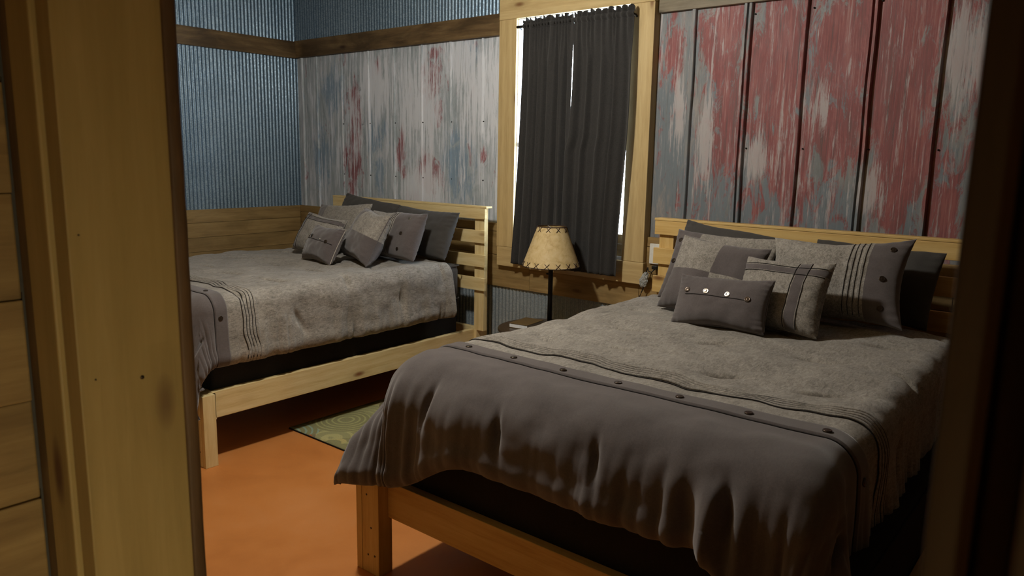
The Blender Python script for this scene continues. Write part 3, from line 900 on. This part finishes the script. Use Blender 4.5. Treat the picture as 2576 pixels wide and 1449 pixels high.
flat = lambda u, v, s: 0
def sham_zone(cut, right=True):
    return (lambda u, v, s: 1 if (u > cut if right else u < cut) else 0)
def checker(uc, vc, tl_dark):
    def f(u, v, s):
        q = (u < uc) == (v > vc)          # top-left and bottom-right quadrants
        return int(q) if tl_dark else int(not q)
    return f
def bands(v0, v1, u0, u1):
    def f(u, v, s):
        return 1 if (v0 < v < v1 or u0 < u < u1) else 0
    return f
TB = ['taupe', 'brown']
# left bed, back to front
pillow('bed_pillow', 'charcoal bed pillow behind the left bed\'s cushions, peak touching the headboard\'s left end', 'pillow', (-4.475,3.60,.902), -.01, .40, -.096, .645, .39, .14, flat, ['charcoal'], seed=1.2, pinch=.05, wr=1.2, group='charcoal bed pillows')
pillow('bed_pillow', 'charcoal bed pillow leaning at the right end of the left bed\'s headboard', 'pillow', (-3.836,3.60,.902), -.02, .41, -.023, .62, .345, .15, flat, ['charcoal'], seed=2.6, pinch=.05, wr=1.3, group='charcoal bed pillows')
pillow('pillow_sham', 'taupe sham on the left bed mostly hidden behind the border-striped cushion', 'pillow', (-4.47,3.38,.900), -.03, .46, .06, .59, .36, .12, sham_zone(-.62, False), TB, ub=(-.62,), seed=3.3)
o, at = pillow('pillow_sham', 'taupe sham with dark buttoned right end on the left bed', 'pillow', (-3.868,3.37,.900), -.10, .41, .03, .605, .335, .16, sham_zone(.22), TB,
    ub=np.concatenate([[.22], np.linspace(-.02, .20, 24)]), tucks=(-.02,.20,4), seed=4.4, buttons=((.62,.70,'silver'),(.60,-.02,'bronze'),(.58,-.65,'bronze')))
for u in (.02,.075,.13,.185): stitch(o, at, [(u, v) for v in np.linspace(-.9, .9, 24)])
o, at = pillow('throw_pillow', 'square taupe cushion with dark border stripes leaning at the left bed\'s far side', 'pillow', (-4.417,3.166,.897), .05, .506, -.09, .43, .29, .14, bands(.62,.80,-.80,-.68), TB,
    ub=(-.80,-.68), vb=(.62,.80), seed=5.2, piping='taupe')
for v in (.60,.82): stitch(o, at, [(u, v) for u in np.linspace(-.92, .92, 24)])
for u in (-.82,-.66): stitch(o, at, [(u, v) for v in np.linspace(-.92, .92, 24)])
pillow('throw_pillow', 'checkered taupe and brown cushion tilted against the left bed\'s button-ended sham', 'pillow', (-3.91,3.14,.900), -.28, .47, -.09, .41, .355, .19, lambda u, v, s: 1 if (v < .02 or u < -.30) else 0, TB, ub=(-.30,), vb=(.02,), seed=6.1, piping='brown', wr=1.6)
o, at = pillow('breakfast_pillow', 'small brown buttoned cushion front of the left bed\'s pile', 'pillow', (-4.085,2.965,.897), -.15, .50, -.01, .385, .245, .13, flat, ['brown'], seed=7.7, piping='paleseam', wr=1.4,
    buttons=((-.62,.20,'bronze'),(-.33,.20,'bronze'),(.22,.10,'silver'),(.62,.05,'bronze')))
stitch(o, at, [(u, .04-.06*u) for u in np.linspace(-.9, .93, 24)])
# right bed
pillow('bed_pillow', 'charcoal bed pillow rising above the right bed\'s checkered cushion', 'pillow', (-1.60,3.56,.903), -.10, .41, -.092, .61, .38, .14, flat, ['charcoal'], seed=8.2, pinch=.05, group='charcoal bed pillows')
pillow('bed_pillow', 'charcoal bed pillow in shadow at the right bed\'s far right end', 'pillow', (-.90,3.57,.903), -.07, .41, -.03, .56, .35, .14, flat, ['charcoal'], seed=9.1, pinch=.05, group='charcoal bed pillows')
o, at = pillow('pillow_sham', 'sham whose dark buttoned left end shows behind the right bed\'s checkered cushion', 'pillow', (-1.55,3.385,.902), -.09, .46, 0., .56, .375, .11, sham_zone(-.45, False), TB, ub=(-.45,), seed=10.2,
    buttons=((-.86,.66,'bronze'),(-.86,.02,'bronze')))
o, at = pillow('pillow_sham', 'large taupe sham with pleats and dark right end on the right bed', 'pillow', (-.97,3.335,.902), -.10, .43, .085, .61, .40, .16, sham_zone(.52), TB,
    ub=np.concatenate([[.52], np.linspace(.22, .50, 24)]), tucks=(.22,.50,4), seed=11.4, pinch=.14, buttons=((.80,.70,'bronze'),(.76,0.,'bronze'),(.76,-.66,'bronze')))
for u in (.25,.32,.39,.47): stitch(o, at, [(u, v) for v in np.linspace(-.93, .93, 24)], r=.0014)
pillow('throw_pillow', 'checkered taupe and brown cushion behind the four-button cushion on the right bed', 'pillow', (-1.482,3.165,.894), -.02, .49, -.08, .44, .37, .16, checker(.06,.02,False), TB, ub=(.06,), vb=(.02,), seed=12.3, piping='brown')
o, at = pillow('throw_pillow', 'square taupe cushion with crossing brown bands on the right bed', 'pillow', (-1.11,3.07,.900), -.11, .46, .025, .385, .315, .15, bands(.56,.74,.34,.56), TB,
    ub=(.34,.56), vb=(.56,.74), seed=13.5, piping='taupe')
for v in (.53,.77): stitch(o, at, [(u, v) for u in np.linspace(-.94, .94, 24)], r=.0016)
for u in (.31,.585): stitch(o, at, [(u, v) for v in np.linspace(-.94, .94, 24)], r=.0016)
o, at = pillow('breakfast_pillow', 'small dark brown cushion with four buttons at the front of the right bed', 'pillow', (-1.302,2.945,.897), -.07, .45, .06, .425, .228, .12, flat, ['brown'], seed=14.9, piping='brown',
    buttons=((-.70,.30,'bronze'),(-.24,.27,'silver'),(.22,.22,'silver'),(.66,.10,'bronze')))
stitch(o, at, [(u, .10-.06*u-.04*u*u) for u in np.linspace(-.72, .72, 24)])

# ------------------------------------------------------------------ bedside table, lamp, book
TX, TY, TZ = -2.745, 3.655, .553
tb = thing('bedside_table', 'round dark bedside table between the two beds', 'table')
R = .275
lathe('table_top', [(.001, TZ-.022), (R-.012, TZ-.022), (R-.003, TZ-.018), (R, TZ-.011), (R-.003, TZ-.004), (R-.012, TZ), (R-.03, TZ), (.001, TZ)], M['table_wood'], (TX, TY, 0), tb, 64, cap=False)
lathe('apron', [(R-.055, TZ-.075), (R-.045, TZ-.075), (R-.045, TZ-.0222), (R-.055, TZ-.0222)], M['table_wood'], (TX, TY, 0), tb, 48, cap=False)
for k in range(3):
    a = k*2*PI/3+.5
    p0 = Vector((TX+math.cos(a)*(R-.07), TY+math.sin(a)*(R-.07), TZ-.03)); p1 = Vector((TX+math.cos(a)*(R-.03), TY+math.sin(a)*(R-.03), 0.001))
    tube('leg', [p0.lerp(p1, t) for t in (0, .3, .7, 1)], [.019, .017, .014, .011], M['table_wood'], tb, 12)
lathe('lower_shelf', [(.001, .18), (.17, .18), (.175, .186), (.17, .195), (.001, .195)], M['table_wood'], (TX, TY, 0), tb, 48, cap=False)
set_origin(tb, (TX, TY, 0))

LX, LY = -2.722, 3.70
lp = thing('table_lamp', 'slim black table lamp with cross-stitched parchment shade before the window', 'lamp')
lathe('base', [(.001, 0), (.048, 0), (.050, .005), (.046, .012), (.025, .022), (.012, .036), (.001, .036)], M['black_metal'], (LX, LY, TZ), lp, 40, cap=False)
lathe('pole', [(.0145, .03), (.0145, .37), (.011, .40), (.011, .46)], M['black_metal'], (LX, LY, TZ), lp, 18)
zs0, zs1 = .938, 1.178
rb_, rt_ = .176, .088
lathe('lamp_shade', [(rb_, zs0), (rt_, zs1)], M['parchment'], (LX, LY, 0), lp, 72, cap=False)
lp.children[-1].modifiers.new('thickness', 'SOLIDIFY').thickness = .0018
for nm, r_, z in (('rim_wire', rb_, zs0), ('rim_wire', rt_, zs1)):
    tube(nm, [(LX+r_*math.cos(a), LY+r_*math.sin(a), z) for a in np.linspace(0, 2*PI, 64, endpoint=False)], .0028, M['lace'], lp, 6, True)
vs, fs = [], []
def cone(a, h, ex=.0025):
    t = (h-zs0)/(zs1-zs0); r_ = lerp(rb_, rt_, t)+ex
    return (LX+r_*math.cos(a), LY+r_*math.sin(a), h)
for n_, h0, h1, da in ((16, zs0+.001, zs0+.030, .085), (10, zs1-.028, zs1-.001, .13)):
    for k in range(n_):
        vs, fs = [], []
        a = 2*PI*k/n_+.1
        for s in (1, -1):
            tube_geo([cone(a-s*da, h0), cone(a, (h0+h1)/2), cone(a+s*da, h1)], .0017, 6, vs, fs)
        mesh_obj('cross_stitch', vs, fs, M['lace'], lp, True)
lathe('socket', [(.014, 0), (.016, .01), (.016, .05), (.012, .06)], M['black_metal'], (LX, LY, TZ+.455), lp, 16)
lathe('bulb', [(.012, 0), (.014, .015), (.028, .05), (.030, .068), (.024, .088), (.010, .10), (.001, .102)], M['bulb_glass'], (LX, LY, TZ+.515), lp, 20, cap=False)
for k in range(3):
    a = k*2*PI/3+.4
    tube('spider_arm', [(LX, LY, zs1-.012), (LX+rt_*math.cos(a), LY+rt_*math.sin(a), zs1-.003)], .0018, M['white_plastic'], lp, 6)
tube('harp', [(LX+.045*math.sin(t), LY, lerp(TZ+.50, zs1-.012, (1-math.cos(t))/2)) for t in np.linspace(0, PI, 16)], .0018, M['bronze'], lp, 6)
tube('switch_knob', [(LX-.012, LY-.004, .885), (LX-.026, LY-.010, .885)], .005, M['black_metal'], lp, 10)
set_origin(lp, (LX, LY, TZ))

bk = thing('book', 'brown-covered book with white page edges on the bedside table', 'book')
def obox(name, c, half, ang, z0, z1, mat, parent, bev=.001):
    bm = bmesh.new(); bmesh.ops.create_cube(bm, size=1)
    R_ = Matrix.Rotation(ang, 4, 'Z')
    for v in bm.verts:
        v.co = R_ @ Vector((v.co.x*2*half[0], v.co.y*2*half[1], 0)) + Vector((c[0], c[1], lerp(z0, z1, v.co.z+.5)))
    bmesh.ops.bevel(bm, geom=list(bm.edges), offset=bev, segments=1, affect='EDGES')
    return bm_obj(name, bm, mat, parent)
BC = (-2.84, 3.62); BA = .12
BH = (.066, .10)
obox('pages', BC, (BH[0]-.002, BH[1]-.003), BA, TZ+.003, TZ+.027, M['paper'], bk)
obox('cover', BC, BH, BA, TZ+.027, TZ+.030, M['cover'], bk)
obox('cover', BC, BH, BA, TZ+.0005, TZ+.003, M['cover'], bk)
set_origin(bk, (BC[0], BC[1], TZ))

# ------------------------------------------------------------------ rug
rg = thing('area_rug', 'green patterned rug on the orange floor between the beds', 'rug')
bm = bmesh.new(); nx, ny = 40, 30
X0, X1, Y0, Y1 = -3.66, -1.75, 2.441, 3.36
vv = [[bm.verts.new((lerp(X0, X1, i/nx), lerp(Y0, Y1, j/ny), .009+.0012*mnoise.noise(Vector((i*.7, j*.7, 0))))) for j in range(ny+1)] for i in range(nx+1)]
for i in range(nx):
    for j in range(ny): bm.faces.new((vv[i][j], vv[i+1][j], vv[i+1][j+1], vv[i][j+1]))
o = bm_obj('pile', bm, M['rug'], rg, True); o.modifiers.new('thickness', 'SOLIDIFY').thickness = .008
tube('bound_edge', [(X0, Y0, .005), (X1, Y0, .005), (X1, Y1, .005), (X0, Y1, .005)], .0045, M['black_cloth'], rg, 6, True)
set_origin(rg, ((X0+X1)/2, (Y0+Y1)/2, 0))

# ------------------------------------------------------------------ outlet and cord
ol = thing('wall_outlet', 'white outlet plate on the planks behind the right headboard\'s left end', 'outlet')
board('plate', (-2.222, YB-.016, .972), (-2.085, YB-.0025, 1.094), 'z', M['white_plastic'], ol, .004)
for z in (1.005, 1.06):
    board('receptacle', (-2.185, YB-.018, z-.016), (-2.155, YB-.0155, z+.016), 'z', M['white_plastic'], ol, .002)
set_origin(ol, (-2.15, YB, 1.03))
cd = thing('power_cord', 'dark lamp cord wrapped in clear plastic hanging by the right headboard', 'cord')
board('plug', (-2.185, YB-.050, .944), (-2.150, YB-.019, .966), 'z', M['black_metal'], cd, .005)
tube('cord', [(-2.168, YB-.04, .945), (-2.185, YB-.045, .925), (-2.205, YB-.045, .93), (-2.214, YB-.04, .95), (-2.222, YB-.04, .92), (-2.235, YB-.04, .88), (-2.228, YB-.045, .845), (-2.245, YB-.045, .80), (-2.255, YB-.05, .77), (-2.240, YB-.055, .76), (-2.23, YB-.06, .70), (-2.26, YB-.06, .5), (-2.35, YB-.08, .3), (-2.48, YB-.07, .02)], .0036, M['black_metal'], cd, 8)
bm = bmesh.new(); bmesh.ops.create_icosphere(bm, subdivisions=4, radius=1)
for v in bm.verts:
    d = 1+.30*mnoise.noise(v.co*3.2)+.14*mnoise.noise(v.co*8)
    tz = v.co.z
    v.co = Vector((v.co.x*.024*d*(1-.35*tz), v.co.y*.016*d, v.co.z*.047*d)) 
    v.co = Matrix.Rotation(.35, 4, 'Y') @ v.co + Vector((-2.232, YB-.045, .878))
bm_obj('plastic_wrap', bm, M['plastic'], cd)
set_origin(cd, (-2.48, YB-.07, 0))

# ------------------------------------------------------------------ ceiling light of the bedroom
CLX, CLY, CLZ = -2.45, 2.0, 2.66
cl = thing('ceiling_light', 'lit bulb hanging from the bedroom ceiling between the beds', 'ceiling light')
lathe('canopy', [(.001, ZC), (.06, ZC), (.06, ZC-.015), (.03, ZC-.03), (.001, ZC-.03)], M['black_metal'], (CLX, CLY, 0), cl, 28, cap=False)
lathe('stem', [(.007, CLZ+.12), (.007, ZC-.02)], M['black_metal'], (CLX, CLY, 0), cl, 12)
lathe('socket', [(.020, CLZ+.078), (.020, CLZ+.125)], M['black_metal'], (CLX, CLY, 0), cl, 18)
bm = bmesh.new(); bmesh.ops.create_uvsphere(bm, u_segments=28, v_segments=18, radius=.085)
for v in bm.verts: v.co += Vector((CLX, CLY, CLZ))
bm_obj('bulb', bm, M['lit'], cl, True)
set_origin(cl, (CLX, CLY, ZC))

# unseen lamp added in the hall to light the door jamb
hs = thing('wall_lamp', 'small lit wall lamp low in the hall outside the doorway', 'wall lamp')
SX, SY, SZ = 1.21, -.38, .98
board('back_plate', (HX1-.014, SY-.04, SZ-.06), (HX1, SY+.04, SZ+.06), 'z', M['white_plastic'], hs, .004)
tube('arm', [(HX1-.01, SY, SZ-.01), (HX1-.04, SY, SZ-.055), (SX, SY, SZ-.055)], .008, M['bronze'], hs, 10)
lathe('socket', [(.012, -.06), (.017, -.05), (.017, -.034), (.012, -.030)], M['bronze'], (SX, SY, SZ), hs, 18)
bm = bmesh.new(); bmesh.ops.create_uvsphere(bm, u_segments=24, v_segments=16, radius=.04)
for v in bm.verts: v.co += Vector((SX, SY, SZ))
bm_obj('bulb', bm, M['lit_warm'], hs, True)  # bulb of the added hall lamp
lathe('hood', [(.122, .033), (.095, .075), (.05, .105), (.014, .118), (.012, .121), (.052, .108), (.098, .077), (.125, .034)], M['black_metal'], (SX, SY, SZ), hs, 40, cap=False)  # added, rim placed to dim the light toward the jamb's top
set_origin(hs, (HX1, SY, SZ))

# ------------------------------------------------------------------ sky
wld = bpy.data.worlds.new('World'); scene.world = wld; wld.use_nodes = True
bg = wld.node_tree.nodes['Background']; bg.inputs[0].default_value = (.72, .86, 1., 1); bg.inputs[1].default_value = 26.

# ------------------------------------------------------------------ camera
F = 1900.7; yaw, pitch, roll = .6857, .17396, .0182
f0 = Vector((-math.sin(yaw), math.cos(yaw), 0)); r0 = Vector((math.cos(yaw), math.sin(yaw), 0)); u0 = Vector((0, 0, 1))
fw = math.cos(pitch)*f0-math.sin(pitch)*u0; u = math.cos(pitch)*u0+math.sin(pitch)*f0
r = math.cos(roll)*r0+math.sin(roll)*u; u2 = math.cos(roll)*u-math.sin(roll)*r0
cam = bpy.data.cameras.new('Camera'); co = bpy.data.objects.new('Camera', cam); COL.objects.link(co)
cam.sensor_width = 36; cam.lens = F/2576*36; cam.clip_start = .01
mat = Matrix((r, u2, -fw)).transposed().to_4x4(); mat.translation = (0, 0, 1.6)
co.matrix_world = mat
cam.dof.use_dof = True; cam.dof.focus_distance = 3.6; cam.dof.aperture_fstop = 9
scene.camera = co
vs_ = scene.view_settings
vs_.view_transform = 'Standard'; vs_.look = 'None'; vs_.exposure = 0; vs_.gamma = 1; vs_.use_curve_mapping = False
